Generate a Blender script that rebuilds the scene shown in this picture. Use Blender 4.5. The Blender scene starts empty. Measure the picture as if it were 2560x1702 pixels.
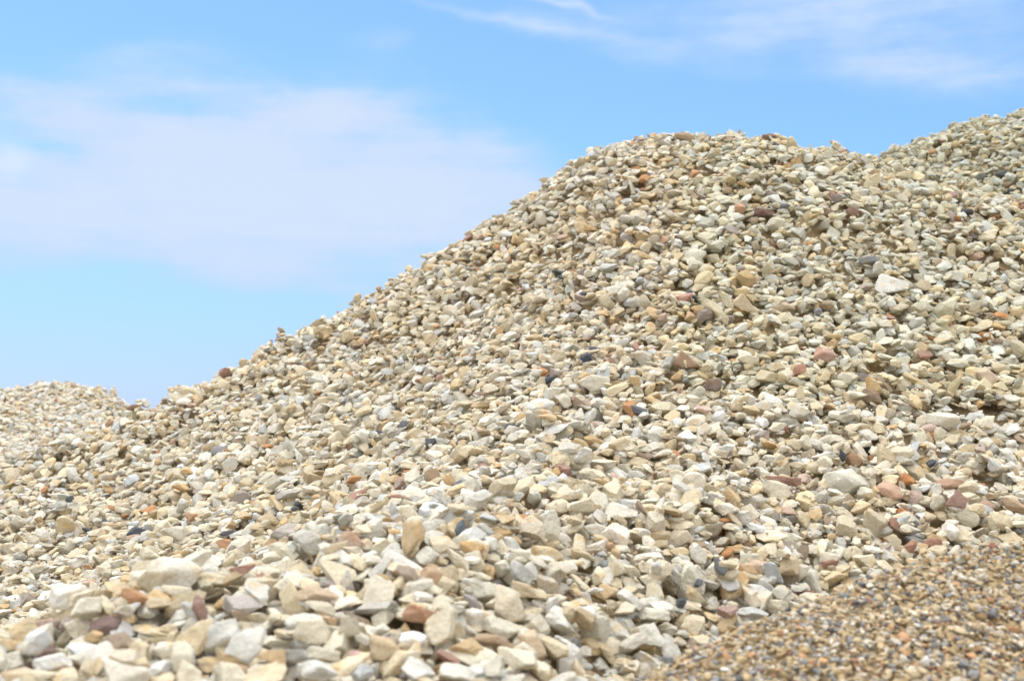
import bpy, math, time
import numpy as np
from mathutils import noise, Vector, Euler, Matrix

T0 = time.time()
rng = np.random.default_rng(11)
scene = bpy.context.scene
col = scene.collection

# ------------------------------------------------------------------ camera maths (photo pixels, 2560 x 1702)
PW, PH, F = 2560.0, 1702.0, 3555.0
PITCH = math.atan((1200.0 - PH / 2) / F)
CP, SP = math.cos(PITCH), math.sin(PITCH)


def at(px, py, d):
    """world point seen at photo pixel px, py at depth d (metres) from the eye at the origin"""
    u, v = (px - PW / 2) / F * d, (PH / 2 - py) / F * d
    return (u, d * CP - v * SP, d * SP + v * CP)


def to_px(P):
    """world points -> photo pixel x, y and depth"""
    d = P[..., 1] * CP + P[..., 2] * SP
    v = -P[..., 1] * SP + P[..., 2] * CP
    dd = np.maximum(d, 1e-3)
    return PW / 2 + P[..., 0] / dd * F, PH / 2 - v / dd * F, d


# ------------------------------------------------------------------ the relief of the heaps
def stretch(d):
    """the main heap stands further back than the low ridge in front of it"""
    return d if d < 2.8 else 2.8 + (d - 2.8) * 1.4


class Relief:
    """smooth height field z(x, y) through scattered points (thin plate spline)"""
    def __init__(self, pts, smooth=4e-4, lower=0.0):
        P = np.array([at(px, py, stretch(d) if lower > 0.03 else d) for px, py, d in pts], float)
        self.c = P[:, :2].copy()
        n = len(P)
        if lower > 0.03:                     # the taller stones of a crest stand above its mean line
            u = np.clip((P[:, 1] - 4.7) / 0.8, 0, 1)
            P[:, 2] -= 0.012 * u * u * (3 - 2 * u) + 0.007 * np.clip((3.4 - P[:, 1]) / 0.6, 0, 1)
        A = np.zeros((n + 3, n + 3))
        A[:n, :n] = self.k(self.c[:, None] - self.c[None]) + smooth * np.eye(n)
        A[:n, n] = 1
        A[:n, n + 1:] = self.c
        A[n:, :n] = A[:n, n:].T
        b = np.zeros(n + 3)
        b[:n] = P[:, 2]
        self.w = np.linalg.solve(A, b)
        self.w[-3] -= lower

    @staticmethod
    def k(d):
        r2 = (d ** 2).sum(-1)
        return 0.5 * r2 * np.log(r2 + 1e-12)

    def __call__(self, x, y):
        x, y = np.asarray(x, float), np.asarray(y, float)
        out = self.w[-3] + self.w[-2] * x + self.w[-1] * y
        for (cx, cy), w in zip(self.c, self.w):
            r2 = (x - cx) ** 2 + (y - cy) ** 2
            out = out + w * 0.5 * r2 * np.log(r2 + 1e-12)
        return out


COARSE = [
    # low near ridge along the bottom of the frame, its crest and the dip behind it
    (-400, 2150, 1.6), (600, 2150, 1.6), (1500, 2150, 1.65), (2500, 2150, 1.8),
    (-350, 1702, 2.0), (-350, 1640, 2.2), (-350, 1700, 2.75), (-350, 1600, 3.3),
    (0, 1702, 2.0), (0, 1620, 2.2), (0, 1580, 2.33), (0, 1650, 2.8), (0, 1565, 3.35),
    (300, 1702, 2.0), (300, 1560, 2.28), (300, 1475, 2.48), (300, 1560, 2.95), (300, 1450, 3.4),
    (600, 1702, 2.02), (600, 1520, 2.36), (600, 1405, 2.65), (600, 1460, 3.0), (600, 1370, 3.45),
    (900, 1702, 2.03), (900, 1500, 2.38), (900, 1310, 2.85), (900, 1285, 3.2), (900, 1200, 3.65),
    (1200, 1702, 2.08), (1200, 1500, 2.4), (1200, 1350, 2.75), (1200, 1200, 3.2), (1200, 1050, 3.75),
    (1600, 1702, 2.4), (1600, 1500, 2.7), (1600, 1300, 3.05), (1600, 1100, 3.5),
    (2000, 1720, 2.6), (2000, 1550, 2.85), (2000, 1400, 3.05), (2000, 1200, 3.38),
    (2400, 1560, 2.85), (2400, 1430, 3.05), (2400, 1300, 3.25), (2400, 1100, 3.6),
    (2850, 1400, 3.1), (2850, 1100, 3.6), (2850, 800, 4.15), (2850, 520, 4.65),
    # far left heap and the ground running up to it
    (-400, 1500, 3.7), (0, 1450, 3.8), (150, 1400, 3.95), (300, 1330, 4.05),
    (-400, 1250, 4.6), (0, 1250, 4.6), (150, 1230, 4.6), (330, 1170, 4.6),
    (-400, 1100, 5.7), (0, 1100, 5.7), (170, 1085, 5.8), (300, 1065, 5.8),
    (-400, 985, 7.1), (0, 976, 7.2), (160, 944, 7.3), (250, 958, 7.2), (330, 1010, 6.9),
    (-400, 1020, 8.0), (0, 1012, 8.1), (160, 1002, 8.2), (330, 1060, 7.7), (450, 1090, 7.3),
    # the large heap: flank, crest and what falls away behind it
    (400, 1015, 4.9), (400, 1090, 4.75), (400, 1045, 5.5), (500, 955, 5.0), (500, 1010, 5.7),
    (600, 1250, 3.95), (600, 1100, 4.4), (600, 912, 5.0), (600, 950, 5.5), (700, 1010, 6.4),
    (900, 1050, 4.25), (900, 900, 4.7), (900, 750, 5.1), (900, 780, 5.55), (900, 900, 6.4),
    (1200, 900, 4.25), (1200, 750, 4.65), (1200, 572, 5.1), (1200, 600, 5.55), (1200, 740, 6.4),
    (1400, 440, 5.1), (1400, 470, 5.55),
    (1500, 372, 5.05), (1500, 396, 5.5), (1560, 345, 5.05),
    (1600, 900, 3.95), (1600, 700, 4.35), (1600, 500, 4.72), (1610, 344, 5.05), (1610, 368, 5.5), (1600, 520, 6.3),
    (1800, 350, 5.0), (1800, 372, 5.5),
    (2000, 1000, 3.72), (2000, 800, 4.08), (2000, 600, 4.42), (2000, 358, 4.9), (2000, 385, 5.3), (2000, 520, 6.2),
    (2200, 1000, 3.72), (2200, 700, 4.25), (2200, 397, 4.9), (2190, 425, 5.3), (2150, 460, 5.8),
    (2400, 900, 3.95), (2400, 700, 4.28), (2400, 500, 4.65), (2560, 560, 4.5),
    # right hand heap behind
    (2400, 500, 5.1), (2400, 455, 5.5), (2230, 362, 6.1), (2330, 332, 6.1), (2410, 304, 6.1), (2560, 288, 6.1), (2850, 255, 6.1),
    (2190, 400, 6.2), (2250, 395, 6.6), (2400, 340, 6.7), (2560, 320, 6.7), (2850, 290, 6.7), (2400, 450, 7.4), (2850, 420, 7.4),
]
FINE = [
    (1500, 1745, 2.02), (1600, 1694, 2.12), (1720, 1634, 2.2), (1830, 1584, 2.3), (1960, 1534, 2.38), (2100, 1474, 2.45), (2200, 1436, 2.5),
    (2310, 1408, 2.55), (2430, 1384, 2.6), (2560, 1374, 2.62), (2850, 1345, 2.65),
    (1700, 1702, 2.06), (1900, 1702, 2.06), (2150, 1702, 2.07), (2560, 1702, 2.1), (2850, 1702, 2.1),
    (2150, 1570, 2.25), (2560, 1530, 2.33), (2850, 1520, 2.35),
    (1600, 2000, 1.68), (2100, 2000, 1.7), (2850, 2000, 1.72),
    (1600, 1790, 2.3), (1830, 1690, 2.5), (2100, 1570, 2.65), (2310, 1490, 2.75), (2560, 1450, 2.82), (2850, 1420, 2.85),
    (1830, 1760, 2.8), (2310, 1600, 3.0), (2850, 1560, 3.1),
]
PILE, FPILE = 0.061, 0.0095          # mean thickness of the loose stones lying on the relief
relief = Relief(COARSE, lower=PILE)
fine_relief = Relief(FINE, lower=FPILE)

# ------------------------------------------------------------------ broken stone shapes
def ico(sub):
    import bmesh
    bm = bmesh.new()
    bmesh.ops.create_icosphere(bm, subdivisions=sub, radius=1.0)
    bm.verts.ensure_lookup_table()
    V = np.array([v.co[:] for v in bm.verts])
    T = np.array([[v.index for v in f.verts] for f in bm.faces], np.int32)
    bm.free()
    return V / np.linalg.norm(V, axis=1)[:, None], T


ICO = {s: ico(s) for s in (1, 2, 3, 4, 5)}


class Shape:
    """one broken stone: a few fracture planes with worn edges, chips and a rough skin"""
    def __init__(self, seed, rounded=False):
        r = np.random.default_rng(seed)
        self.seed = seed
        n = int(r.integers(7, 12))
        N = r.normal(size=(n * 6, 3))
        N /= np.linalg.norm(N, axis=1)[:, None]
        keep = [0]
        for i in range(1, len(N)):           # spread the planes
            if len(keep) < n and max(N[i] @ N[k] for k in keep) < 0.72:
                keep.append(i)
        self.N = N[keep]
        self.h = r.uniform(0.42, 0.95, len(keep))
        self.p = r.uniform(8, 12) if rounded else r.uniform(18, 60)
        self.lump = 0.10 if rounded else 0.07
        flat = r.choice(3, p=(0.24, 0.48, 0.28))
        self.abc = np.array([(1.0, r.uniform(.66, .9), r.uniform(.5, .7)),
                             (1.0, r.uniform(.6, .85), r.uniform(.32, .5)),
                             (1.0, r.uniform(.42, .6), r.uniform(.34, .5))][flat])
        self.kind = ('blocky', 'flat', 'long')[flat]
        c = r.normal(size=(2, 3))
        self.chip = c / np.linalg.norm(c, axis=1)[:, None]
        # scale so that the long axis is 1 across
        d = ICO[3][0]
        P = self.raw(d)
        self.ext = (P.max(0) - P.min(0))
        self.off = (P.max(0) + P.min(0)) / 2

    def raw(self, d):
        s = np.maximum(d @ self.N.T, 0) / self.h
        r = (s ** self.p).sum(1) ** (-1 / self.p)
        r = np.minimum(r, 1.35)
        P = d * r[:, None]
        o = Vector((self.seed * 3.7, self.seed * 1.3, 0))
        nz = np.array([noise.noise(Vector(q) * 1.7 + o) + 0.55 * noise.noise(Vector(q) * 4.1 + o)
                       + 0.36 * noise.noise(Vector(q) * 9.0 + o) for q in P])
        P = P * (1 + self.lump * nz)[:, None]
        for c in self.chip:                  # shallow scalloped chips
            q = np.clip((d @ c - 0.75) / 0.25, 0, 1)
            P = P * (1 - 0.13 * np.sin(q * math.pi / 2) ** 2)[:, None]
        return P * self.abc

    def verts(self, sub):
        return (self.raw(ICO[sub][0]) - self.off) / self.ext.max()


NV = 44
SHAPES = [Shape(100 + i, rounded=(i % 11 == 0)) for i in range(NV)]
LOD = {s: [sh.verts(s) for sh in SHAPES] for s in (1, 2, 3)}
DIM = np.array([np.ptp(v, axis=0) for v in LOD[3]])      # x, y, z extents; x the longest as a rule
print('shapes', round(time.time() - T0, 1))


def frame(n, spin):
    """rotation matrices whose z is n and whose x is turned by spin about it"""
    n = n / np.linalg.norm(n)
    a = np.array([math.cos(spin), math.sin(spin), 0.0])
    a = a - n * (a @ n)
    a /= np.linalg.norm(a)
    return np.stack([a, np.cross(n, a), n], axis=1)


# ------------------------------------------------------------------ dropping stones one by one on the relief
class Bed:
    def __init__(self, surface, x0, x1, y0, y1, cell):
        self.x0, self.y0, self.cell = x0, y0, cell
        self.nx, self.ny = int((x1 - x0) / cell) + 1, int((y1 - y0) / cell) + 1
        step = 6
        gx, gy = np.meshgrid(np.arange(0, self.nx + step, step), np.arange(0, self.ny + step, step))
        Z = surface(x0 + gx * cell, y0 + gy * cell)
        # bilinear upsample
        fx, fy = np.arange(self.nx) / step, np.arange(self.ny) / step
        ix, iy = fx.astype(int), fy.astype(int)
        tx, ty = (fx - ix)[None], (fy - iy)[:, None]
        A = Z[np.ix_(iy, ix)] * (1 - tx) + Z[np.ix_(iy, ix + 1)] * tx
        B = Z[np.ix_(iy + 1, ix)] * (1 - tx) + Z[np.ix_(iy + 1, ix + 1)] * tx
        self.base = A * (1 - ty) + B * ty
        self.H = self.base.copy()
        self.flat = self.H.ravel()
        self.gy, self.gx = np.gradient(self.base, cell)
        self.stones = []

    def idx(self, x, y):
        i = ((x - self.x0) / self.cell + 0.5).astype(np.int64)
        j = ((y - self.y0) / self.cell + 0.5).astype(np.int64)
        np.clip(i, 0, self.nx - 1, out=i)
        np.clip(j, 0, self.ny - 1, out=j)
        return j * self.nx + i

    def drop(self, x, y, size, shape, R, tries=4, sink=0.9, jitter=0.55, sc=(1, 1, 1)):
        M = R * (np.array(sc) * size)[None, :]
        P = LOD[1 if y > 5.4 or size < 5 * self.cell else 2][shape] @ M.T
        low = P[P[:, 2] < 0]
        best = None
        for t in range(tries):
            cx, cy = (x, y) if t == 0 else (x + rng.uniform(-jitter, jitter) * size, y + rng.uniform(-jitter, jitter) * size)
            g = self.flat[self.idx(cx + low[:, 0], cy + low[:, 1])] - low[:, 2]
            k = int(len(g) * sink)
            z = np.partition(g, k)[k]
            j0 = self.idx(np.array([cx]), np.array([cy]))[0]
            e = z - self.base.ravel()[j0]
            if best is None or e < best[0]:
                best = (e, cx, cy, z)
        e, cx, cy, z = best
        up = (LOD[3] if size > 12 * self.cell else LOD[2])[shape] @ M.T
        up = up[up[:, 2] > -0.1 * size]
        np.maximum.at(self.flat, self.idx(cx + up[:, 0], cy + up[:, 1]), z + up[:, 2])
        self.stones.append((cx, cy, z, size, shape, R, tuple(sc)))
        return len(self.stones) - 1


def in_view(x, y, z, margin):
    px, py, d = to_px(np.stack([x, y, z], -1))
    m = margin / np.maximum(d, 0.3) * F
    return (-m < px) & (px < PW + m) & (py < PH + m * 0.8)


PATCH = Vector((4.1, 2.2, 0))


def fill(bed, surface, xr, yr, n, size_at, sigma, lo, hi, margin, keep, tries=4, weight=None, jitter=0.55):
    """n stones dropped in random order, coarse and fine mixed"""
    X = rng.uniform(xr[0], xr[1], n)
    Y = rng.uniform(yr[0], yr[1], n)
    if weight is not None:
        m = rng.random(n) < weight(X, Y)
        X, Y = X[m], Y[m]
    J = bed.idx(X, Y)
    Z = bed.base.ravel()[J]
    ok = in_view(X, Y, Z, margin)
    X, Y, Z = X[ok], Y[ok], Z[ok]
    ok = keep(X, Y, Z)
    X, Y, Z = X[ok], Y[ok], Z[ok]
    J = bed.idx(X, Y)
    S = np.clip(size_at(X, Y) * np.exp(rng.normal(0, sigma, len(X))), lo, hi)
    NX, NY = -bed.gx.ravel()[J], -bed.gy.ravel()[J]
    for x, y, s, nx, ny in zip(X, Y, S, NX, NY):
        n_ = np.array([nx, ny, 1.0])
        n_ /= math.sqrt(nx * nx + ny * ny + 1)
        up = n_ * 0.55 + np.array([0, 0, 0.45]) + rng.normal(0, 0.30, 3)
        if rng.random() < 0.14:
            up = rng.normal(size=3)
        bed.drop(x, y, s, int(rng.integers(NV)), frame(up, rng.uniform(0, 2 * math.pi)), tries=tries, jitter=jitter)
    return len(X)


LONG_OK = np.arange(NV)
bed = Bed(relief, -4.3, 3.9, 1.35, 10.4, 0.0045)


# what lies far behind a crest, or deep under the fine gravel, is left out
fbed = Bed(fine_relief, -0.1, 2.3, 1.4, 3.1, 0.0016)
fine_flat = fbed.base.ravel()


def coarse_keep(x, y, z):
    ok = np.ones(len(x), bool)
    for t in np.linspace(0.35, 0.97, 26):
        yy = y * t
        zz = bed.base.ravel()[bed.idx(x * t, yy)]
        ok &= ~((zz - z * t > 0.20) & (yy > 1.4))
    on = (x > -0.1) & (x < 2.3) & (y > 1.4) & (y < 3.1)
    g = np.where(on, fine_flat[fbed.idx(x, y)], -9.0)
    return ok & (z > g - 0.05)


def patches(x, y, f=1.0):
    """slow drift of the mix over the heap: coarser and finer pockets"""
    return np.array([noise.noise(Vector((a * 2.1 * f, b * 1.4 * f, 0)) + PATCH) + 0.5 * noise.noise(Vector((a * 5.2 * f, b * 3.6 * f, 3))) for a, b in zip(x, y)])


def near_ridge(x, y):
    """1 on the low ridge in front, where the coarser stones have rolled; 0 on the heap"""
    return np.clip((3.15 - 0.25 * np.clip(x, -1, 1) - y) / 0.5, 0, 1)


def coarse_size(x, y):
    return (0.0428 + 0.0075 * near_ridge(x, y)) * np.where((y > 6.4) & (x < 0), 0.82, 1.0) * np.exp(0.10 * patches(x, y))


nb = fill(bed, relief, (-4.2, 3.8), (1.4, 10.2), 178000, coarse_size, 0.28, 0.015, 0.071, 0.42, coarse_keep,
          weight=lambda x, y: 1 - 0.22 * near_ridge(x, y))
print('coarse stones', nb, round(time.time() - T0, 1))
# chips and grit that have settled in the gaps, in pockets
nc = fill(bed, relief, (-2.5, 2.3), (1.5, 5.6), 60000, lambda x, y: np.full(len(x), 0.0115), 0.3, 0.006, 0.019, 0.05, coarse_keep, tries=6,
          weight=lambda x, y: np.clip(0.42 - 0.9 * patches(x, y), 0.08, 1) * (1 - 0.85 * near_ridge(x, y)), jitter=1.6)
print('coarse', nb, 'pile', np.mean((bed.H - bed.base)[bed.H > bed.base + 1e-6]), round(time.time() - T0, 1))

# ------------------------------------------------------------------ stones the photo shows one can tell apart: pixel centre, width, height,
# tilt (degrees), colour word, colour as seen; each is dropped last, so it lies on top at its place on the heap
HEROES = [
    (272, 1524, 82, 54, 5, 'maroon', (142, 112, 100)), (310, 1567, 70, 42, -22, 'bright orange', (200, 142, 78)),
    (497, 1526, 80, 44, 100, 'red-brown', (166, 126, 106)), (665, 1450, 66, 34, -25, 'pinkish red', (190, 138, 114)),
    (608, 1420, 66, 22, 10, 'brick red', (186, 132, 104)), (665, 1369, 80, 38, 15, 'ochre-brown', (188, 146, 88)),
    (905, 1348, 86, 24, -3, 'orange', (206, 154, 98)), (1057, 1545, 96, 44, -22, 'orange-brown', (202, 148, 98)),
    (1078, 1442, 54, 54, 0, 'tan', (206, 168, 118)), (1032, 1355, 92, 58, 80, 'ochre', (222, 190, 130)),
    (891, 1548, 86, 28, -30, 'dark brown', (158, 134, 106)), (793, 1532, 102, 48, -25, 'golden ochre', (226, 190, 132)),
    (788, 1488, 106, 44, 4, 'tan', (212, 182, 138)), (733, 1333, 116, 52, 5, 'warm grey', (186, 177, 166)),
    (611, 1491, 96, 50, 0, 'lilac-grey', (196, 188, 182)), (1152, 1328, 48, 26, 65, 'slate', (104, 112, 118)),
    (1149, 1203, 48, 30, 0, 'slate', (112, 118, 126)), (902, 1236, 64, 38, 25, 'red-brown', (190, 142, 112)),
    (850, 1233, 26, 26, 0, 'orange-brown', (194, 140, 96)), (1000, 1209, 48, 28, 55, 'mauve', (184, 158, 142)),
    (473, 1295, 36, 32, 0, 'orange-brown', (200, 148, 98)), (554, 1366, 56, 34, 12, 'bright orange', (204, 146, 84)),
    (568, 1323, 54, 24, 30, 'ochre', (206, 166, 104)), (717, 1241, 74, 26, 20, 'warm grey', (188, 182, 172)),
    (747, 1252, 30, 18, 0, 'slate', (92, 98, 106)), (736, 1271, 24, 14, 0, 'slate', (96, 102, 110)),
    (1078, 1103, 36, 22, 20, 'slate', (96, 102, 110)), (543, 1127, 44, 30, 10, 'slate', (152, 150, 150)),
    (576, 1119, 30, 24, 0, 'brown', (172, 134, 88)), (176, 1247, 28, 24, 40, 'slate', (90, 94, 98)),
    (111, 1282, 26, 14, -15, 'slate', (94, 98, 102)), (331, 1039, 38, 18, 5, 'brown', (152, 122, 94)),
    (384, 1029, 28, 22, 0, 'brown', (172, 142, 118)), (87, 1627, 92, 32, 28, 'maroon', (156, 124, 106)),
    (1024, 1440, 84, 40, -35, 'grey-brown', (178, 160, 140)), (896, 1640, 50, 30, 0, 'pink and lilac', (206, 170, 164)),
    (679, 1638, 70, 42, -5, 'ochre', (222, 184, 118)), (590, 1657, 68, 42, 35, 'tan', (196, 156, 112)),
    (429, 1442, 132, 108, 0, 'cream', (230, 222, 204)), (375, 1460, 66, 66, 10, 'olive tan', (190, 174, 132)),
    (179, 1507, 106, 66, 0, 'off-white', (230, 226, 214)), (130, 1665, 96, 62, 0, 'off-white', (232, 230, 222)),
    (310, 1654, 94, 60, -5, 'beige', (222, 206, 172)), (217, 1464, 50, 24, 5, 'pale orange', (212, 172, 134)),
    (1108, 1518, 76, 72, 0, 'beige', (214, 204, 178)), (1190, 1545, 80, 46, -10, 'off-white', (236, 230, 218)),
    (1032, 1602, 68, 42, -10, 'white', (244, 242, 238)), (945, 1475, 86, 80, 0, 'cream', (228, 218, 194)),
    (1005, 1654, 104, 64, 25, 'beige', (216, 202, 168)), (1262, 1512, 104, 84, -55, 'beige', (222, 206, 170)),
    (1255, 1583, 80, 40, -15, 'orange-brown', (202, 160, 114)), (49, 1690, 96, 52, 0, 'tan', (212, 190, 146)),
    (1329, 1621, 84, 72, -25, 'golden ochre', (216, 186, 138)), (1818, 1526, 54, 38, -10, 'dusky pink', (190, 152, 134)),
    (1823, 1505, 48, 24, -20, 'slate', (98, 98, 98)), (1804, 1461, 52, 30, -55, 'slate', (126, 130, 130)),
    (1508, 1412, 40, 32, 0, 'slate', (142, 146, 146)), (1744, 1434, 26, 24, 0, 'slate', (110, 112, 116)),
    (1704, 1510, 28, 26, 0, 'slate', (90, 94, 100)), (1437, 1537, 32, 26, -50, 'slate', (128, 128, 130)),
    (1869, 1428, 50, 30, -15, 'golden brown', (196, 154, 94)), (1894, 1399, 58, 36, -10, 'pale tan', (216, 182, 142)),
    (2331, 1361, 48, 34, 30, 'brick red', (174, 116, 84)), (2073, 1410, 48, 22, 5, 'brick red', (186, 134, 106)),
    (2225, 1317, 40, 34, 110, 'brick red', (164, 116, 88)), (2187, 1312, 76, 60, -40, 'olive tan', (204, 188, 148)),
    (1959, 1203, 88, 42, -22, 'pinkish red', (192, 142, 116)), (2394, 1252, 52, 44, -15, 'red-brown', (166, 124, 102)),
    (2367, 1209, 86, 34, 5, 'orange-brown', (192, 146, 106)), (2225, 1225, 66, 42, -40, 'pale orange', (216, 170, 130)),
    (2535, 1268, 66, 34, -25, 'brown', (186, 152, 104)), (2117, 1209, 110, 76, 0, 'off-white', (217, 212, 194)),
    (2133, 1146, 46, 42, 0, 'brown', (180, 142, 94)), (2105, 1146, 36, 20, 80, 'slate', (74, 80, 88)),
    (1829, 1241, 54, 34, -35, 'golden brown', (200, 164, 110)), (1408, 1176, 48, 42, -20, 'brick red', (182, 136, 116)),
    (1720, 899, 62, 40, -15, 'brown', (192, 154, 114)), (1997, 923, 40, 32, 20, 'brick red', (184, 124, 88)),
    (2062, 888, 54, 36, -15, 'pink', (202, 156, 130)), (1783, 967, 48, 42, 20, 'mauve', (142, 126, 118)),
    (1595, 1019, 46, 20, -18, 'slate', (112, 114, 122)), (2176, 983, 56, 40, -30, 'brown', (158, 130, 96)),
    (2114, 980, 62, 36, -20, 'ochre', (224, 194, 142)), (2304, 877, 46, 26, 0, 'red-brown', (178, 134, 106)),
    (2280, 914, 28, 16, 0, 'orange', (214, 150, 66)), (1467, 896, 34, 26, 30, 'slate', (84, 90, 100)),
    (1481, 874, 28, 20, 0, 'slate', (88, 94, 104)), (1364, 903, 22, 14, 0, 'slate', (88, 92, 100)),
    (1655, 1026, 74, 44, 0, 'beige', (214, 204, 172)), (1484, 961, 80, 54, 0, 'beige', (210, 202, 180)),
    (1905, 1056, 36, 34, 10, 'white', (242, 242, 242)), (1799, 1048, 40, 32, 50, 'white', (244, 244, 242)),
    (2464, 942, 58, 44, -10, 'tan', (214, 186, 146)), (2353, 1056, 86, 50, 0, 'cream', (222, 216, 194)),
    (1535, 1244, 74, 46, 10, 'white', (240, 238, 232)), (1554, 1282, 82, 42, -8, 'cream', (230, 222, 204)),
    (1538, 1331, 74, 56, -10, 'off-white', (236, 228, 212)), (1682, 1315, 84, 48, 25, 'tan', (214, 194, 156)),
    (1524, 1366, 32, 28, 0, 'golden brown', (198, 156, 98)), (1481, 1380, 80, 26, -8, 'tan', (190, 168, 132)),
    (1711, 342, 54, 28, -15, 'brown', (176, 146, 100)), (2004, 349, 50, 32, -5, 'cream', (224, 216, 196)),
    (1923, 346, 38, 16, 0, 'brown', (150, 122, 104)), (1850, 336, 28, 22, 0, 'olive tan', (190, 182, 150)),
    (1738, 433, 32, 22, 20, 'orange', (216, 154, 86)), (1850, 525, 36, 28, -20, 'orange', (214, 160, 112)),
    (1912, 531, 54, 22, -8, 'red-brown', (152, 114, 96)), (1965, 528, 28, 14, 0, 'slate', (120, 124, 130)),
    (2094, 498, 40, 26, -25, 'mauve', (142, 130, 124)), (2129, 531, 34, 30, -10, 'red-brown', (152, 114, 90)),
    (2175, 660, 54, 28, 0, 'slate', (142, 142, 142)), (2414, 534, 40, 22, 0, 'slate', (76, 80, 84)),
    (2501, 439, 44, 24, 0, 'slate', (104, 108, 104)), (2447, 433, 36, 22, 10, 'slate', (116, 120, 116)), (2530, 470, 40, 20, -10, 'slate', (96, 100, 98)),
    (2379, 490, 38, 24, 10, 'red-brown', (180, 140, 124)), (2330, 383, 26, 22, 30, 'orange', (200, 150, 84)),
    (2189, 439, 30, 22, 0, 'brown', (172, 140, 92)), (2230, 710, 82, 54, -5, 'off-white', (222, 220, 209)),
    (1706, 753, 56, 34, 5, 'pink', (202, 150, 126)), (1720, 737, 24, 14, 0, 'slate', (92, 98, 106)), (1741, 743, 26, 18, -30, 'slate', (96, 100, 108)),
    (1863, 734, 68, 36, -30, 'ochre', (220, 196, 148)), (1787, 783, 92, 32, -45, 'beige', (216, 204, 170)),
    (1730, 808, 34, 30, 0, 'ochre', (208, 172, 112)), (2042, 764, 26, 20, 0, 'slate', (142, 146, 154)),
    (1958, 770, 60, 34, -12, 'tan', (204, 178, 140)), (1407, 696, 24, 12, 0, 'slate', (100, 106, 112)), (1467, 753, 36, 12, 10, 'slate', (112, 116, 120)),
    (1546, 881, 72, 20, 12, 'orange', (220, 174, 118)), (1589, 876, 32, 24, 100, 'brick red', (196, 148, 118)),
    (1823, 797, 34, 30, 40, 'mauve', (152, 138, 128)),
]
KIND = np.array([sh.kind for sh in SHAPES])
hero_of = {}


def lay_hero(b, n, hx, hy, w, h, tilt):
    """lay a stone so that it is seen at (hx, hy); it rests on what already lies there"""
    t = np.linspace(1.9, 9.5, 1500)
    ray = np.array(at(hx, hy, 1.0))
    P = t[:, None] * ray
    hit = np.nonzero(P[:, 2] < b.flat[b.idx(P[:, 0], P[:, 1])])[0]
    if not len(hit):            # on a skyline: the nearest approach
        g = P[:, 2] - b.flat[b.idx(P[:, 0], P[:, 1])]
        k = int(np.argmin(g))
    else:
        k = int(hit[0])
    d = t[k]
    size = w / F * d
    want = 'long' if h / w < 0.5 else 'flat' if h / w < 0.66 else 'blocky'
    ks = np.nonzero(KIND == want)[0]
    shape = int(ks[n * 7 % len(ks)])
    e = DIM[shape]
    o = np.argsort(-e)          # long, middle and short axis of the shape
    view = -ray / np.linalg.norm(ray)
    right = np.cross(np.array([0, 0, 1.0]), view)
    right /= np.linalg.norm(right)
    upv = np.cross(view, right)
    a = math.radians(tilt)
    ax = math.cos(a) * right + math.sin(a) * upv
    ay = -math.sin(a) * right + math.cos(a) * upv
    # lean the face a little off the line of sight, as it lies on the slope
    R = np.zeros((3, 3))
    R[:, o[0]], R[:, o[1]], R[:, o[2]] = ax, ay, view
    if np.linalg.det(R) < 0:
        R[:, o[2]] *= -1
    sc = np.ones(3)
    sc[o[0]] = 1.0 / e[o[0]]
    sc[o[1]] = (h / w) / e[o[1]]
    sc[o[2]] = max(0.42, min(0.75, h / w)) / e[o[2]]
    M = R * (sc * size)[None, :]
    Pv = LOD[2][shape] @ M.T
    low = Pv[Pv[:, 2] < 0]
    x, y = P[k, 0], P[k, 1]
    for it in range(7):
        g = b.flat[b.idx(x + low[:, 0], y + low[:, 1])] - low[:, 2]
        kk = int(len(g) * 0.62)
        z = np.partition(g, kk)[kk]
        qx, qy, qd = to_px(np.array([x, y, z]))
        x += (hx - qx) / F * qd
        y += np.clip((qy - hy) / F * qd * 0.9, -0.05, 0.05)
    if not len(hit):            # keep a skyline stone on the crest
        x, y = P[k, 0], P[k, 1]
    return b.drop(x, y, size, shape, R, tries=1, sink=0.62, sc=sc)


for n, hrec in enumerate(HEROES):
    hero_of[id(bed.stones[lay_hero(bed, n, *hrec[:5])])] = n


def fine_keep(x, y, z):
    return z > bed.base.ravel()[bed.idx(x, y)] - 0.01


nf = fill(fbed, fine_relief, (-0.1, 2.2), (1.4, 3.0), 100000, lambda x, y: 0.0100 * np.exp(0.2 * patches(x, y, 2.0)), 0.34, 0.004, 0.022, 0.35, fine_keep)
print('fine', nf, 'pile', np.mean((fbed.H - fbed.base)[fbed.H > fbed.base + 1e-6]), round(time.time() - T0, 1))


# ------------------------------------------------------------------ drop what is buried
def topmost(b, st, thr):
    x, y, z, s, k, R, sc = st
    up = LOD[2][k] @ (R * (np.array(sc) * s)[None, :]).T
    up = up[up[:, 2] > 0]
    h = b.flat[b.idx(x + up[:, 0], y + up[:, 1])]
    return np.mean(z + up[:, 2] > h - 0.06 * s) > thr


stones = [st for st in bed.stones if id(st) in hero_of or topmost(bed, st, 0.09)]
HERO_AT = {i: hero_of[id(st)] for i, st in enumerate(stones) if id(st) in hero_of}
pebbles = [st for st in fbed.stones if topmost(fbed, st, 0.05)]
print('kept', len(stones), len(pebbles), round(time.time() - T0, 1))


def px_size(st):
    p = np.array(st[:3])
    px, py, d = to_px(p)
    return px, py, d, st[3] / max(d, 0.3) * F


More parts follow.
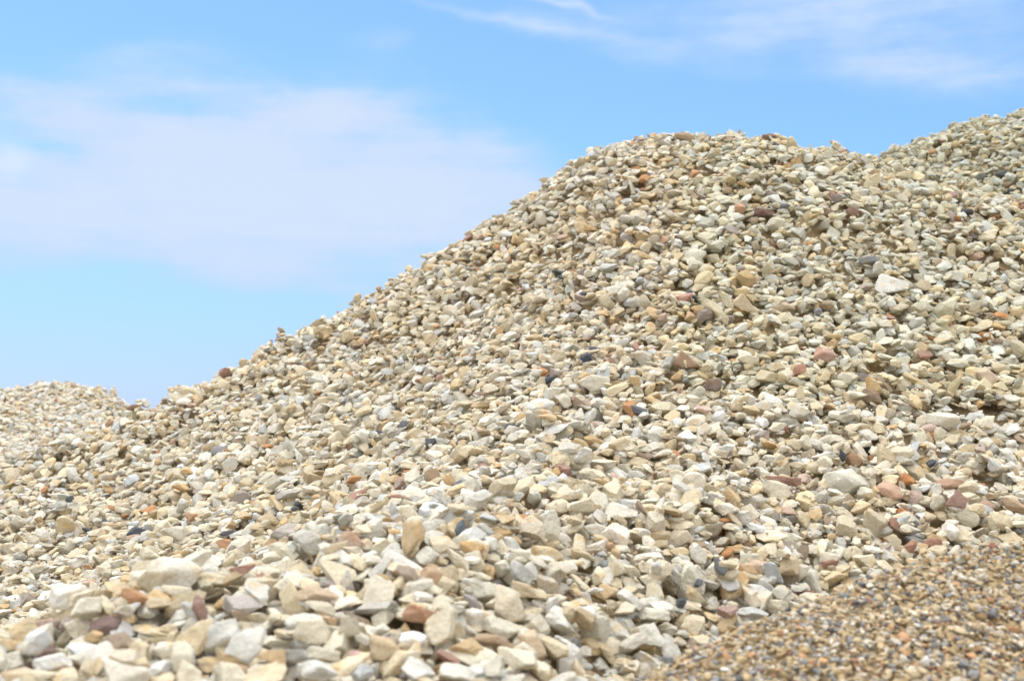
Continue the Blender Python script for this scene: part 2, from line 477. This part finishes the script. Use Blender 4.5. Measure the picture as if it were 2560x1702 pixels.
# ------------------------------------------------------------------ one mesh out of many stones
def mesh_of(name, sts, lods, cols, extra=None):
    """sts merged into one mesh; every stone keeps one colour (and a random number in alpha)"""
    vs, ts, cs = [], [], []
    base = 0
    for st, lod, c in zip(sts, lods, cols):
        x, y, z, s, k, R, sc = st
        V = LOD[lod][k] @ (R * (np.array(sc) * s)[None, :]).T + np.array([x, y, z])
        T = ICO[lod][1]
        vs.append(V)
        ts.append(T + base)
        cs.append(np.repeat(np.array(c, np.float32)[None], len(V), 0))
        base += len(V)
    if extra is not None:
        V, T, c = extra
        vs.append(V)
        ts.append(T + base)
        cs.append(np.repeat(np.array(c, np.float32)[None], len(V), 0))
    V = np.concatenate(vs).astype(np.float32)
    T = np.concatenate(ts).astype(np.int32)
    C = np.concatenate(cs).astype(np.float32)
    me = bpy.data.meshes.new(name)
    me.vertices.add(len(V))
    me.vertices.foreach_set('co', V.ravel())
    me.loops.add(len(T) * 3)
    me.loops.foreach_set('vertex_index', T.ravel())
    me.polygons.add(len(T))
    me.polygons.foreach_set('loop_start', np.arange(0, len(T) * 3, 3, dtype=np.int32))
    me.update(calc_edges=True)
    at_ = me.attributes.new('stone_colour', 'FLOAT_COLOR', 'POINT')
    at_.data.foreach_set('color', C.ravel())
    me.polygons.foreach_set('use_smooth', np.ones(len(T), bool))
    me.set_sharp_from_angle(angle=math.radians(25))
    return me


# ------------------------------------------------------------------ which stone is seen where (real ray casts on a coarse copy)
def id_buffer(sts, w, h):
    ok = [i for i, st in enumerate(sts) if in_view(st[0], st[1], st[2], 0.05)]
    vs = np.concatenate([LOD[1][sts[i][4]] @ (sts[i][5] * (np.array(sts[i][6]) * sts[i][3])[None, :]).T + np.array(sts[i][:3]) for i in ok])
    nv, T = len(ICO[1][0]), ICO[1][1]
    nt = len(T)
    Tall = (T[None] + (np.arange(len(ok)) * nv)[:, None, None]).reshape(-1, 3)
    me = bpy.data.meshes.new('probe')
    me.vertices.add(len(vs))
    me.vertices.foreach_set('co', vs.astype(np.float32).ravel())
    me.loops.add(len(Tall) * 3)
    me.loops.foreach_set('vertex_index', Tall.astype(np.int32).ravel())
    me.polygons.add(len(Tall))
    me.polygons.foreach_set('loop_start', np.arange(0, len(Tall) * 3, 3, dtype=np.int32))
    me.update(calc_edges=True)
    ob = bpy.data.objects.new('probe', me)
    col.objects.link(ob)
    bpy.context.view_layer.update()
    out = np.full((h, w), -1, np.int32)
    o = Vector((0, 0, 0))
    for j in range(h):
        py = (j + 0.5) * PH / h
        if py < 270:
            continue
        for i in range(w):
            p = Vector(at((i + 0.5) * PW / w, py, 1.0))
            hit, loc, nrm, fi = ob.ray_cast(o, p)
            if hit:
                out[j, i] = ok[fi // nt]
    bpy.data.objects.remove(ob)
    bpy.data.meshes.remove(me)
    return out


BW, BH = 640, 425
allst = stones + pebbles
IDB = id_buffer(allst, BW, BH)
print('ids', round(time.time() - T0, 1))
area = np.bincount(IDB[IDB >= 0], minlength=len(allst))[:len(stones)]


# ------------------------------------------------------------------ colours
def lin(c):
    c = np.array(c, float) / 255
    return np.where(c < 0.04045, c / 12.92, ((c + 0.055) / 1.055) ** 2.4)


ALB = np.array([0.83, 0.812, 0.772])          # the photo is exposed bright: the stones themselves are darker than they look in it
PAL = {             # colour word: (colour as seen, weight)
    'cream':        ((226, 218, 196), 0.33),
    'off-white':    ((231, 227, 215), 0.20),
    'pale grey':    ((212, 208, 196), 0.14),
    'beige':        ((217, 204, 175), 0.17),
    'tan':          ((208, 188, 149), 0.068),
    'ochre':        ((214, 182, 128), 0.030),
    'orange':       ((205, 146, 88), 0.006),
    'brown':        ((178, 156, 128), 0.010),
    'red-brown':    ((178, 136, 112), 0.004),
    'pinkish':      ((208, 180, 160), 0.010),
    'mauve-grey':   ((170, 158, 150), 0.008),
    'slate':        ((100, 104, 110), 0.002),
}
NAMES = list(PAL)
WTS = np.array([PAL[k][1] for k in NAMES])
WTS /= WTS.sum()
crng = np.random.default_rng(5)


def colour_of(word, px=1280, py=1000):
    c = lin(PAL[word][0]) * ALB
    w = crng.normal(0, 0.035)
    c = c * np.exp(crng.normal(0, 0.07)) * np.exp(np.array([w, 0.0, -1.6 * w]))
    return np.clip(c, 0.01, 0.8)


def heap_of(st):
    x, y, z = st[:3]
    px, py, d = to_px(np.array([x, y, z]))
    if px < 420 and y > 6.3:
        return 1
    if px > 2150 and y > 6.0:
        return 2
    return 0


words, colours = [], []
for st in stones:
    px, py, d, s = px_size(st)
    w = WTS.copy()
    if px < 1100 and py > 900:
        w[[0, 1]] *= 1.35
    if 900 < px < 1700 and 560 < py < 900:
        w[[3, 4, 7]] *= 1.5
    if px > 1900 and py < 900:
        w[[2]] *= 2.2
    w /= w.sum()
    k = NAMES[crng.choice(len(NAMES), p=w)]
    c = colour_of(k)
    hn = HERO_AT.get(len(words))
    if hn is not None:
        k = HEROES[hn][5]
        c = lin(HEROES[hn][6]) * ALB
        c = (c.mean() + (c - c.mean()) * (0.66 if c[0] > 1.9 * c[2] else 0.85)) * 1.1
    words.append(k)
    if hn is None and px > 1700 and py < 1000:        # the lichen-grey side
        c = c * np.array([0.955, 0.97, 0.93])
    if heap_of(st) == 2:               # greyer stone on the heap behind
        c = c * np.array([0.90, 0.92, 0.91])
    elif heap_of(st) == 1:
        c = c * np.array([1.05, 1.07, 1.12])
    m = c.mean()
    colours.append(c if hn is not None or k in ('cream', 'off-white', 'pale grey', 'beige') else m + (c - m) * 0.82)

FPAL = [((214, 190, 142), .26), ((196, 168, 112), .2), ((226, 214, 188), .16), ((206, 176, 118), .1), ((218, 164, 104), .04), ((186, 122, 86), .015),
        ((148, 149, 150), .12), ((110, 110, 110), .035), ((168, 166, 164), .06), ((232, 228, 216), .02)]
FW = np.array([w for c, w in FPAL])
FW /= FW.sum()
fcols = []
for st in pebbles:
    c = lin(FPAL[crng.choice(len(FPAL), p=FW)][0]) * ALB * 1.04
    c = c.mean() + (c - c.mean()) * 0.74
    fcols.append(np.clip(c * np.exp(crng.normal(0, 0.12)), 0.01, 0.8))


# ------------------------------------------------------------------ materials
def N(nt, kind, **kw):
    n = nt.nodes.new(kind)
    for k, v in kw.items():
        if k in n.inputs:
            n.inputs[k].default_value = v
        else:
            setattr(n, k, v)
    return n


def math_node(nt, op, a, b=None, clamp=False):
    n = nt.nodes.new('ShaderNodeMath')
    n.operation = op
    n.use_clamp = clamp
    for i, v in enumerate((a, b)):
        if v is None:
            continue
        if isinstance(v, (int, float)):
            n.inputs[i].default_value = v
        else:
            nt.links.new(v, n.inputs[i])
    return n.outputs[0]


def mixc(nt, fac, a, b, mode='MIX'):
    n = nt.nodes.new('ShaderNodeMix')
    n.data_type = 'RGBA'
    n.blend_type = mode
    for s, v in ((n.inputs[0], fac), (n.inputs[6], a), (n.inputs[7], b)):
        if hasattr(v, 'node'):
            nt.links.new(v, s)
        elif isinstance(v, (int, float)):
            s.default_value = v
        else:
            s.default_value = (*v, 1) if len(v) == 3 else v
    return n.outputs[2]


def ramp(nt, x, a, b):
    n = nt.nodes.new('ShaderNodeMapRange')
    n.interpolation_type = 'SMOOTHSTEP'
    nt.links.new(x, n.inputs[0])
    n.inputs[1].default_value, n.inputs[2].default_value = a, b
    return n.outputs[0]


def stone_material(name, single, grain=1.0):
    m = bpy.data.materials.new(name)
    m.use_nodes = True
    nt = m.node_tree
    bs = nt.nodes['Principled BSDF']
    if single:
        oi = N(nt, 'ShaderNodeObjectInfo')
        colr, rnd = oi.outputs['Color'], oi.outputs['Random']
    else:
        a = N(nt, 'ShaderNodeAttribute', attribute_name='stone_colour')
        colr, rnd = a.outputs['Color'], a.outputs['Alpha']
    geo = N(nt, 'ShaderNodeNewGeometry')
    off = N(nt, 'ShaderNodeCombineXYZ')
    nt.links.new(math_node(nt, 'MULTIPLY', rnd, 37.0), off.inputs[0])
    nt.links.new(math_node(nt, 'MULTIPLY', rnd, 91.0), off.inputs[2])
    add = N(nt, 'ShaderNodeVectorMath', operation='ADD')
    nt.links.new(geo.outputs['Position'], add.inputs[0])
    nt.links.new(off.outputs[0], add.inputs[1])
    vec = add.outputs[0]

    def tex(scale, detail=3, rough=0.6):
        n = N(nt, 'ShaderNodeTexNoise', Scale=scale * grain, Detail=detail, Roughness=rough)
        nt.links.new(vec, n.inputs['Vector'])
        return n.outputs['Fac']
    blotch, grainy, speck, stain, mid = tex(55, 3), tex(420, 2), tex(900, 1), tex(32, 2), tex(170, 3, 0.7)
    # uneven weathering: some stones carry an ochre or a pale stain of their own
    f = math_node(nt, 'MULTIPLY', ramp(nt, stain, 0.50, 0.62), ramp(nt, rnd, 0.35, 0.95))
    c = mixc(nt, math_node(nt, 'MULTIPLY', f, 0.62), colr, mixc(nt, 1.0, colr, (1.0, 0.80, 0.54), 'MULTIPLY'))
    v = math_node(nt, 'ADD', math_node(nt, 'MULTIPLY', blotch, 0.42), 0.79)
    v = math_node(nt, 'MULTIPLY', v, math_node(nt, 'ADD', math_node(nt, 'MULTIPLY', grainy, 0.36), 0.82))
    v = math_node(nt, 'MULTIPLY', v, math_node(nt, 'ADD', math_node(nt, 'MULTIPLY', mid, 0.5), 0.75))
    pit = ramp(nt, speck, 0.66, 0.74)
    v = math_node(nt, 'MULTIPLY', v, math_node(nt, 'SUBTRACT', 1.0, math_node(nt, 'MULTIPLY', pit, 0.22)))
    vc = N(nt, 'ShaderNodeCombineXYZ')
    for i in range(3):
        nt.links.new(v, vc.inputs[i])
    c = mixc(nt, 1.0, c, vc.outputs[0], 'MULTIPLY')
    nt.links.new(c, bs.inputs['Base Color'])
    bs.inputs['Roughness'].default_value = 0.92
    bs.inputs['Specular IOR Level'].default_value = 0.25
    hgt = math_node(nt, 'ADD', math_node(nt, 'MULTIPLY', tex(140, 3, 0.65), 1.0), math_node(nt, 'MULTIPLY', grainy, 0.35))
    bp = N(nt, 'ShaderNodeBump', Strength=0.8, Distance=0.007 / grain)
    nt.links.new(hgt, bp.inputs['Height'])
    nt.links.new(bp.outputs[0], bs.inputs['Normal'])
    return m


M_HEAP = stone_material('broken_stone_heap', False)
M_FINE = stone_material('fine_gravel', False, 2.2)
M_STONE = stone_material('broken_stone', True)


# ------------------------------------------------------------------ the 300 stones that show largest become things of their own
order = np.argsort(-area)
singles = [int(i) for i in order[:300]]
single_set = set(singles)
print('largest', area[order[0]], 'last', area[order[299]])


# ------------------------------------------------------------------ a description for each of them
ANCHORS = {          # hero number: how it is called when it serves as a landmark
    0: 'maroon wedge', 1: 'bright orange chip', 2: 'upright red-brown stone', 3: 'pinkish red sliver', 4: 'brick-red flake',
    5: 'ochre-brown slab', 6: 'flat orange lens', 7: 'long orange-brown block', 8: 'round tan stone', 9: 'tall ochre slab',
    10: 'dark brown sliver', 11: 'golden ochre wedge', 13: 'broad warm-grey slab', 14: 'lilac-grey slab', 15: 'upright slate shard',
    17: 'red-brown lozenge', 33: 'maroon blade', 34: 'grey-brown slab', 35: 'pink and lilac stone', 36: 'ochre nugget',
    38: 'biggest cream boulder', 46: 'bright white stone', 52: 'golden ochre block', 50: 'orange-brown nub', 55: 'tilted slate plate',
    53: 'dusky pink stone', 65: 'upright brick-red stone', 66: 'olive tan block', 67: 'long pinkish red blade', 72: 'whitest boulder',
    76: 'square brick-red stone', 39: 'olive tan cube', 22: 'slim ochre bar', 21: 'bright orange nugget', 71: 'long orange-brown slab',
    82: 'dark mauve stone', 62: 'thin brick-red bar', 61: 'brick-red block',
}
where = {}
ys, xs = np.nonzero(IDB >= 0)
ids_ = IDB[ys, xs]
o_ = np.argsort(ids_, kind='stable')
ids_s, xs_s, ys_s = ids_[o_], xs[o_], ys[o_]
cut = np.nonzero(np.diff(ids_s))[0] + 1
for g, gx, gy in zip(np.split(ids_s, cut), np.split(xs_s, cut), np.split(ys_s, cut)):
    if g[0] < len(stones):
        where[int(g[0])] = (gx.mean() * PW / BW, gy.mean() * PH / BH, gx.max() - gx.min() + 1, gy.max() - gy.min() + 1, len(gx))
at_hero = {h: i for i, h in HERO_AT.items()}
marks = {h: at_hero[h] for h in ANCHORS if h in at_hero and where.get(at_hero[h], (0,) * 5)[4] >= 9}


def traits(i):
    """size, colour and shape words of stone i as it shows"""
    x, y, w, h, n = where[i]
    size = 'big' if n > 190 else 'mid-sized' if n > 95 else 'small'
    k = stones[i][4]
    if n < 0.42 * w * h:
        form = 'half-buried'
    elif w > 1.9 * h:
        form = 'flat-lying'
    elif h > 1.35 * w:
        form = 'upright'
    elif w > 1.45 * h:
        form = 'oblong'
    elif k % 11 == 0:
        form = 'rounded'
    else:
        form = 'blocky'
    return size, words[i], form


TR = {i: traits(i) for i in where if where[i][4] >= 6}


def side(i, a):
    dx, dy = where[i][0] - where[a][0], where[i][1] - where[a][1]
    r = math.hypot(dx, dy)
    ang = math.degrees(math.atan2(-dy, dx)) % 360
    d = ('to the right of', 'up and right of', 'above', 'up and left of', 'to the left of', 'down and left of', 'below', 'down and right of')[int((ang + 22.5) // 45) % 8]
    reach = 'touching' if r < 70 else 'close' if r < 150 else 'near' if r < 330 else 'far'
    return d, reach, r


SIDES = {}
for i in TR:
    for h, a in marks.items():
        if a != i:
            SIDES[i, h] = side(i, a)
used_labels = set()


def describe(i):
    hero = HERO_AT.get(i)
    size, colw, form = TR[i]
    same = [j for j in TR if TR[j][1] == colw and TR[j][2] == form and TR[j][0] == size]
    near = sorted((SIDES[i, h][2], h) for h in marks if (i, h) in SIDES)[:6]
    if hero in ANCHORS and hero in marks:
        head = ANCHORS[hero]
        head = head if any(w in head for w in ('stone', 'boulder', 'slab', 'block', 'chip')) else head + ' of stone'
        for r, h in near:
            d = SIDES[i, h][0]
            lab = '%s lying %s the %s' % (head, d, ANCHORS[h])
            if lab not in used_labels:
                return lab
    SIDE = {'to the right of': 'right side', 'up and right of': 'upper right', 'above': 'upper edge', 'up and left of': 'upper left',
            'to the left of': 'left side', 'down and left of': 'lower left', 'below': 'lower edge', 'down and right of': 'lower right'}
    what = '%s %s %s stone' % (size, colw, form)
    for r, h in near:
        d, reach, _ = SIDES[i, h]
        if reach == 'far':
            continue
        rivals = [j for j in same if j != i and (j, h) in SIDES and SIDES[j, h][0] == d and SIDES[j, h][1] == reach]
        link = {'touching': 'against the', 'close': 'a little off the', 'near': 'some way off the'}[reach]
        if reach == 'near':
            rivals = [j for j in same if j != i and (j, h) in SIDES and SIDES[j, h][0] == d and SIDES[j, h][1] != 'far']
        lab = '%s %s %s of the %s' % (what, link, SIDE[d], ANCHORS[h])
        if not rivals and lab not in used_labels and len(lab.split()) <= 16:
            return lab
    for m, (r, h) in enumerate(near):
        for r2, h2 in near[m + 1:]:
            d, d2 = SIDES[i, h][0], SIDES[i, h2][0]
            rivals = [j for j in same if j != i and (j, h) in SIDES and (j, h2) in SIDES and SIDES[j, h][0] == d and SIDES[j, h2][0] == d2]
            d, d2 = (q.replace('to the ', '').replace(' and ', ' ') for q in (d, d2))
            lab = '%s, %s the %s, %s the %s' % (what, d, ANCHORS[h], d2, ANCHORS[h2])
            if not rivals and lab not in used_labels and len(lab.split()) <= 16:
                return lab
    # told apart by order: counted outwards from the landmark
    every = sorted((SIDES[i, h][2], h) for h in marks if (i, h) in SIDES)
    for lim, marks_ in ((4, near), (12, near), (12, every)):
        for r, h in marks_:
            d = SIDES[i, h][0]
            row = sorted([j for j in same if (j, h) in SIDES and SIDES[j, h][0] == d], key=lambda j: SIDES[j, h][2])
            q = row.index(i)
            if q < lim:
                lab = '%s %s counting out from the %s of the %s' % (
                    ('first', 'second', 'third', 'fourth', 'fifth', 'sixth', 'seventh', 'eighth', 'ninth', 'tenth', 'eleventh', 'twelfth')[q], what, SIDE[d], ANCHORS[h])
                if lab not in used_labels and len(lab.split()) <= 16:
                    return lab
    odd = sorted((math.hypot(where[j][0] - where[i][0], where[j][1] - where[i][1]), j) for j in TR
                 if j != i and TR[j][1] not in ('cream', 'off-white', 'beige', 'pale grey', 'tan'))
    for r, j in odd[:4]:
        for r2, h in near:
            d = SIDES[i, h][0].replace('to the ', '').replace(' and ', ' ')
            lab = '%s beside %s %s %s stone, %s the %s' % (what, 'an' if TR[j][1][0] in 'aeiou' else 'a', TR[j][1], TR[j][2], d, ANCHORS[h])
            if lab not in used_labels and len(lab.split()) <= 16:
                return lab
    return what + ' high on the slope of the large heap'


labels = {}
for i in sorted(singles, key=lambda j: HERO_AT.get(j) not in ANCHORS):
    labels[i] = describe(i)
    used_labels.add(labels[i])

big_mesh = {}


def single_mesh(k):
    if k not in big_mesh:
        sh = SHAPES[k]
        V, T = sh.verts(4), ICO[4][1]
        me = bpy.data.meshes.new('stone_shape')
        me.from_pydata([tuple(v) for v in V], [], [tuple(t) for t in T.tolist()])
        me.polygons.foreach_set('use_smooth', np.ones(len(T), bool))
        me.set_sharp_from_angle(angle=math.radians(30))
        me.materials.append(M_STONE)
        big_mesh[k] = me
    return big_mesh[k]


for i in singles:
    x, y, z, s, k, R, sc = stones[i]
    o = bpy.data.objects.new('crushed_stone', single_mesh(k))
    Mx = np.eye(4)
    Mx[:3, :3] = R * (np.array(sc) * s)[None, :]
    Mx[:3, 3] = (x, y, z)
    o.matrix_world = Matrix(Mx.tolist())
    o.color = (*colours[i], 1)
    o['label'] = labels[i]
    o['category'] = 'stone'
    o['group'] = 'larger crushed stones lying on the front of the heap'
    col.objects.link(o)


# ------------------------------------------------------------------ the heaps themselves
def underlay(b, step, ground, sinkz, colour):
    """the packed fines below the stones, sloping down to the ground all round"""
    js, is_ = np.arange(0, b.ny, step), np.arange(0, b.nx, step)
    X, Y = np.meshgrid(b.x0 + is_ * b.cell, b.y0 + js * b.cell)
    Z = b.base[np.ix_(js, is_)] - sinkz
    # skirt
    def pad(A, f):
        A = np.pad(A, 1, mode='edge')
        return A
    Xp, Yp, Zp = pad(X, 0), pad(Y, 0), pad(Z, 0)
    dz = 1.25
    Xp[:, 0] -= (Zp[:, 0] - ground) * dz
    Xp[:, -1] += (Zp[:, -1] - ground) * dz
    Yp[0, :] -= (Zp[0, :] - ground) * dz
    Yp[-1, :] += (Zp[-1, :] - ground) * dz
    Zp[0, :] = Zp[-1, :] = ground
    Zp[:, 0] = Zp[:, -1] = ground
    h, w = Zp.shape
    V = np.stack([Xp.ravel(), Yp.ravel(), Zp.ravel()], 1)
    q = np.arange(h * w).reshape(h, w)
    a, b_, c, d = q[:-1, :-1].ravel(), q[:-1, 1:].ravel(), q[1:, 1:].ravel(), q[1:, :-1].ravel()
    T = np.concatenate([np.stack([a, b_, c], 1), np.stack([a, c, d], 1)])
    return V, T, colour


GROUND = -1.5
SAND = (*(lin((200, 178, 140)) * ALB), 0.3)


def lod_for(st, fine=False):
    px, py, d, s = px_size(st)
    inside = -60 < px < PW + 60 and py < PH + 60
    if not inside:
        return 1
    return 3 if s > 46 else 2 if s > 15 or fine else 1


parts = {0: [], 1: [], 2: []}
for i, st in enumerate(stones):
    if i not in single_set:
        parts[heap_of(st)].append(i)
HEAPS = {
    0: ('crushed_stone_heap', 'large heap of cream and tan crushed stone rising to a broad rounded crest', 'stone heap'),
    1: ('crushed_stone_heap', 'pale distant heap of crushed stone beyond the low foot of the large heap', 'stone heap'),
    2: ('crushed_stone_heap', 'greyish heap of crushed stone with slate bits rising behind the large crest', 'stone heap'),
}
for k, (nm, lb, ct) in HEAPS.items():
    ids = parts[k]
    me = mesh_of(nm, [stones[i] for i in ids], [lod_for(stones[i]) for i in ids],
                 [(*colours[i], crng.random()) for i in ids],
                 underlay(bed, 5, GROUND, 0.012, SAND) if k == 0 else None)
    me.materials.append(M_HEAP)
    o = bpy.data.objects.new(nm, me)
    o['label'], o['category'], o['kind'] = lb, ct, 'stuff'
    col.objects.link(o)
me = mesh_of('gravel_heap', pebbles, [lod_for(p, True) for p in pebbles], [(*c, crng.random()) for c in fcols],
             underlay(fbed, 12, GROUND, 0.004, SAND))
me.materials.append(M_FINE)
o = bpy.data.objects.new('gravel_heap', me)
o['label'], o['category'], o['kind'] = 'low heap of fine mixed tan, orange and slate-grey gravel in front of the stones', 'gravel heap', 'stuff'
col.objects.link(o)
print('meshes', round(time.time() - T0, 1))

# ground
gm = bpy.data.materials.new('packed_earth')
gm.use_nodes = True
nt = gm.node_tree
gn = N(nt, 'ShaderNodeTexNoise', Scale=3.0, Detail=6.0)
geo = N(nt, 'ShaderNodeNewGeometry')
nt.links.new(geo.outputs['Position'], gn.inputs['Vector'])
nt.links.new(mixc(nt, gn.outputs['Fac'], (0.2, 0.17, 0.12), (0.36, 0.32, 0.25)), nt.nodes['Principled BSDF'].inputs['Base Color'])
nt.nodes['Principled BSDF'].inputs['Roughness'].default_value = 0.95
me = bpy.data.meshes.new('ground')
me.from_pydata([(-3000, -3000, GROUND + 0.004), (3000, -3000, GROUND + 0.004), (3000, 3000, GROUND + 0.004), (-3000, 3000, GROUND + 0.004)], [], [(0, 1, 2, 3)])
me.materials.append(gm)
o = bpy.data.objects.new('ground', me)
o['label'], o['category'], o['kind'] = 'bare packed earth yard under the stone heaps', 'ground', 'structure'
col.objects.link(o)

# ------------------------------------------------------------------ light and sky
SUN_EL, SUN_AZ = math.radians(68), math.radians(-38)      # azimuth from +y (ahead of the camera) towards +x
sd = Vector((math.sin(SUN_AZ) * math.cos(SUN_EL), math.cos(SUN_AZ) * math.cos(SUN_EL), math.sin(SUN_EL)))
sl = bpy.data.lights.new('sun', 'SUN')
sl.energy, sl.angle, sl.color = 1.0, math.radians(60), (1.0, 0.955, 0.87)
so = bpy.data.objects.new('sun', sl)
so.rotation_euler = sd.to_track_quat('Z', 'Y').to_euler()
col.objects.link(so)

EXPOSURE = 1.07
SKY = 0.12
TINT = 2 ** (0.95 - EXPOSURE)
world = bpy.data.worlds.new('World')
scene.world = world
world.use_nodes = True
nt = world.node_tree
bg = nt.nodes['Background']
sky = N(nt, 'ShaderNodeTexSky')
sky.sky_type = 'NISHITA'
sky.sun_disc = False
sky.sun_elevation = SUN_EL
sky.sun_rotation = SUN_AZ
bg.inputs['Strength'].default_value = SKY


def seen(c):
    """sky radiance that the exposure turns into the colour c"""
    return tuple(lin(c) / (2 ** EXPOSURE * SKY))


tc = N(nt, 'ShaderNodeTexCoord')
sx = N(nt, 'ShaderNodeSeparateXYZ')
nt.links.new(tc.outputs['Generated'], sx.inputs[0])
X, Y, Z = sx.outputs
az = math_node(nt, 'ARCTAN2', X, Y)
el = math_node(nt, 'ARCSINE', Z)
ae = N(nt, 'ShaderNodeCombineXYZ')
nt.links.new(az, ae.inputs[0])
nt.links.new(math_node(nt, 'MULTIPLY', el, 1.6), ae.inputs[1])


def sky_noise(scale, detail, off, rough=0.55):
    m = N(nt, 'ShaderNodeMapping')
    m.inputs['Location'].default_value = off
    nt.links.new(ae.outputs[0], m.inputs['Vector'])
    n = N(nt, 'ShaderNodeTexNoise', Scale=scale, Detail=detail, Roughness=rough)
    nt.links.new(m.outputs[0], n.inputs['Vector'])
    return n.outputs['Fac']


wa = math_node(nt, 'MULTIPLY', math_node(nt, 'SUBTRACT', sky_noise(9, 3, (1, 2, 3)), 0.5), 0.07)
we = math_node(nt, 'MULTIPLY', math_node(nt, 'SUBTRACT', sky_noise(9, 3, (7, 5, 1)), 0.5), 0.045)
az2, el2 = math_node(nt, 'ADD', az, wa), math_node(nt, 'ADD', el, we)


def puff(px, py, rx, ry, tilt, gain, soft=1.0):
    """a soft bank of thin cloud: centre, half sizes, tilt (degrees) and density"""
    a0, e0 = math.atan((px - PW / 2) / F), math.atan((1200 - py) / F)
    c, s_ = math.cos(math.radians(tilt)), math.sin(math.radians(tilt))
    da, de = math_node(nt, 'SUBTRACT', az2, a0), math_node(nt, 'SUBTRACT', el2, e0)
    u = math_node(nt, 'ADD', math_node(nt, 'MULTIPLY', da, c * F / rx), math_node(nt, 'MULTIPLY', de, s_ * F / rx))
    v = math_node(nt, 'ADD', math_node(nt, 'MULTIPLY', da, -s_ * F / ry), math_node(nt, 'MULTIPLY', de, c * F / ry))
    r2 = math_node(nt, 'ADD', math_node(nt, 'MULTIPLY', u, u), math_node(nt, 'MULTIPLY', v, v))
    return math_node(nt, 'MULTIPLY', math_node(nt, 'POWER', 2.718, math_node(nt, 'MULTIPLY', r2, -soft)), gain)


def total(items):
    t = items[0]
    for q in items[1:]:
        t = math_node(nt, 'ADD', t, q)
    return t


bank = total([puff(*p) for p in (
    (430, 500, 560, 165, 3, 0.85), (880, 500, 480, 130, -9, 0.6), (800, 265, 210, 58, 8, 0.5), (560, 330, 260, 60, 14, 0.35), (120, 305, 230, 52, -6, 0.42), (1150, 560, 300, 90, -14, 0.35),
    (330, 165, 300, 45, 4, 0.24), (400, 228, 280, 36, 6, 0.28), (960, 105, 110, 42, 0, 0.2), (1180, 400, 260, 110, -20, 0.32),
    (700, 690, 420, 70, -8, 0.3), (60, 640, 160, 60, 0, 0.12), (30, 560, 120, 120, 0, 0.25),
    (2050, 90, 620, 110, -8, 0.32), (2480, 225, 380, 62, -8, 0.27), (1400, 60, 330, 40, -12, 0.3), (2300, 30, 500, 60, -4, 0.2))])
streak = total([puff(*p) for p in ((5, 440, 55, 38, -20, 0.45), (1430, -6, 110, 10, -10, 0.45), (1250, 30, 300, 12, -9, 0.2))])
wisp = sky_noise(16, 5, (3, 8, 2), 0.6)
fm = N(nt, 'ShaderNodeMapping')
fm.inputs['Scale'].default_value = (9, 42, 1)
fm.inputs['Rotation'].default_value = (0, 0, 0.12)
nt.links.new(ae.outputs[0], fm.inputs['Vector'])
fn = N(nt, 'ShaderNodeTexNoise', Scale=1.0, Detail=6.0, Roughness=0.58)
nt.links.new(fm.outputs[0], fn.inputs['Vector'])
fibre = fn.outputs['Fac']
dens = math_node(nt, 'MULTIPLY', bank, math_node(nt, 'ADD', math_node(nt, 'ADD', math_node(nt, 'MULTIPLY', wisp, 1.3), math_node(nt, 'MULTIPLY', fibre, 1.4)), -0.38))
thin = ramp(nt, dens, 0.04, 1.0)
# thin high veil thickening overhead, joined with an unseen fill added behind the camera
high = ramp(nt, el, 0.38, 0.75)
behind = math_node(nt, 'MULTIPLY', ramp(nt, math_node(nt, 'MULTIPLY', Y, -1.0), -0.25, 0.45), ramp(nt, el, 0.0, 0.12))  # unseen bright sky, added behind the camera to fill the stone fronts
veil = math_node(nt, 'MULTIPLY', math_node(nt, 'MAXIMUM', high, behind), math_node(nt, 'ADD', math_node(nt, 'MULTIPLY', sky_noise(3, 5, (0, 0, 0)), 0.8), 0.35), True)
low = ramp(nt, el, 0.02, 0.22)
blue = mixc(nt, 1.0, sky.outputs[0], mixc(nt, low, tuple(v * TINT for v in (0.44, 0.50, 0.80)), tuple(v * TINT for v in (0.49, 0.67, 0.90))), 'MULTIPLY')
cloud = mixc(nt, thin, seen((192, 221, 255)), seen((215, 229, 250)))
c = mixc(nt, math_node(nt, 'MULTIPLY', ramp(nt, dens, 0.05, 0.56), 0.92), blue, cloud)
c = mixc(nt, math_node(nt, 'MULTIPLY', streak, 1.0, True), c, seen((240, 246, 253)))
c = mixc(nt, math_node(nt, 'MULTIPLY', veil, 0.8), c, tuple(2.95 * v for v in seen((250, 248, 244))))
nt.links.new(c, bg.inputs['Color'])

cam = bpy.data.cameras.new('camera')
cam.lens, cam.sensor_width, cam.clip_start, cam.clip_end = 36.0 * F / PW, 36.0, 0.05, 10000
cam.dof.use_dof = True
cam.dof.focus_distance = 4.1
cam.dof.aperture_fstop = 5.0
co = bpy.data.objects.new('camera', cam)
co.rotation_euler = (math.pi / 2 + PITCH, 0, 0)
col.objects.link(co)
scene.camera = co
scene.view_settings.view_transform = 'Standard'
scene.view_settings.look = 'None'
scene.view_settings.exposure = EXPOSURE
scene.view_settings.gamma = 1.0
print('done', round(time.time() - T0, 1))
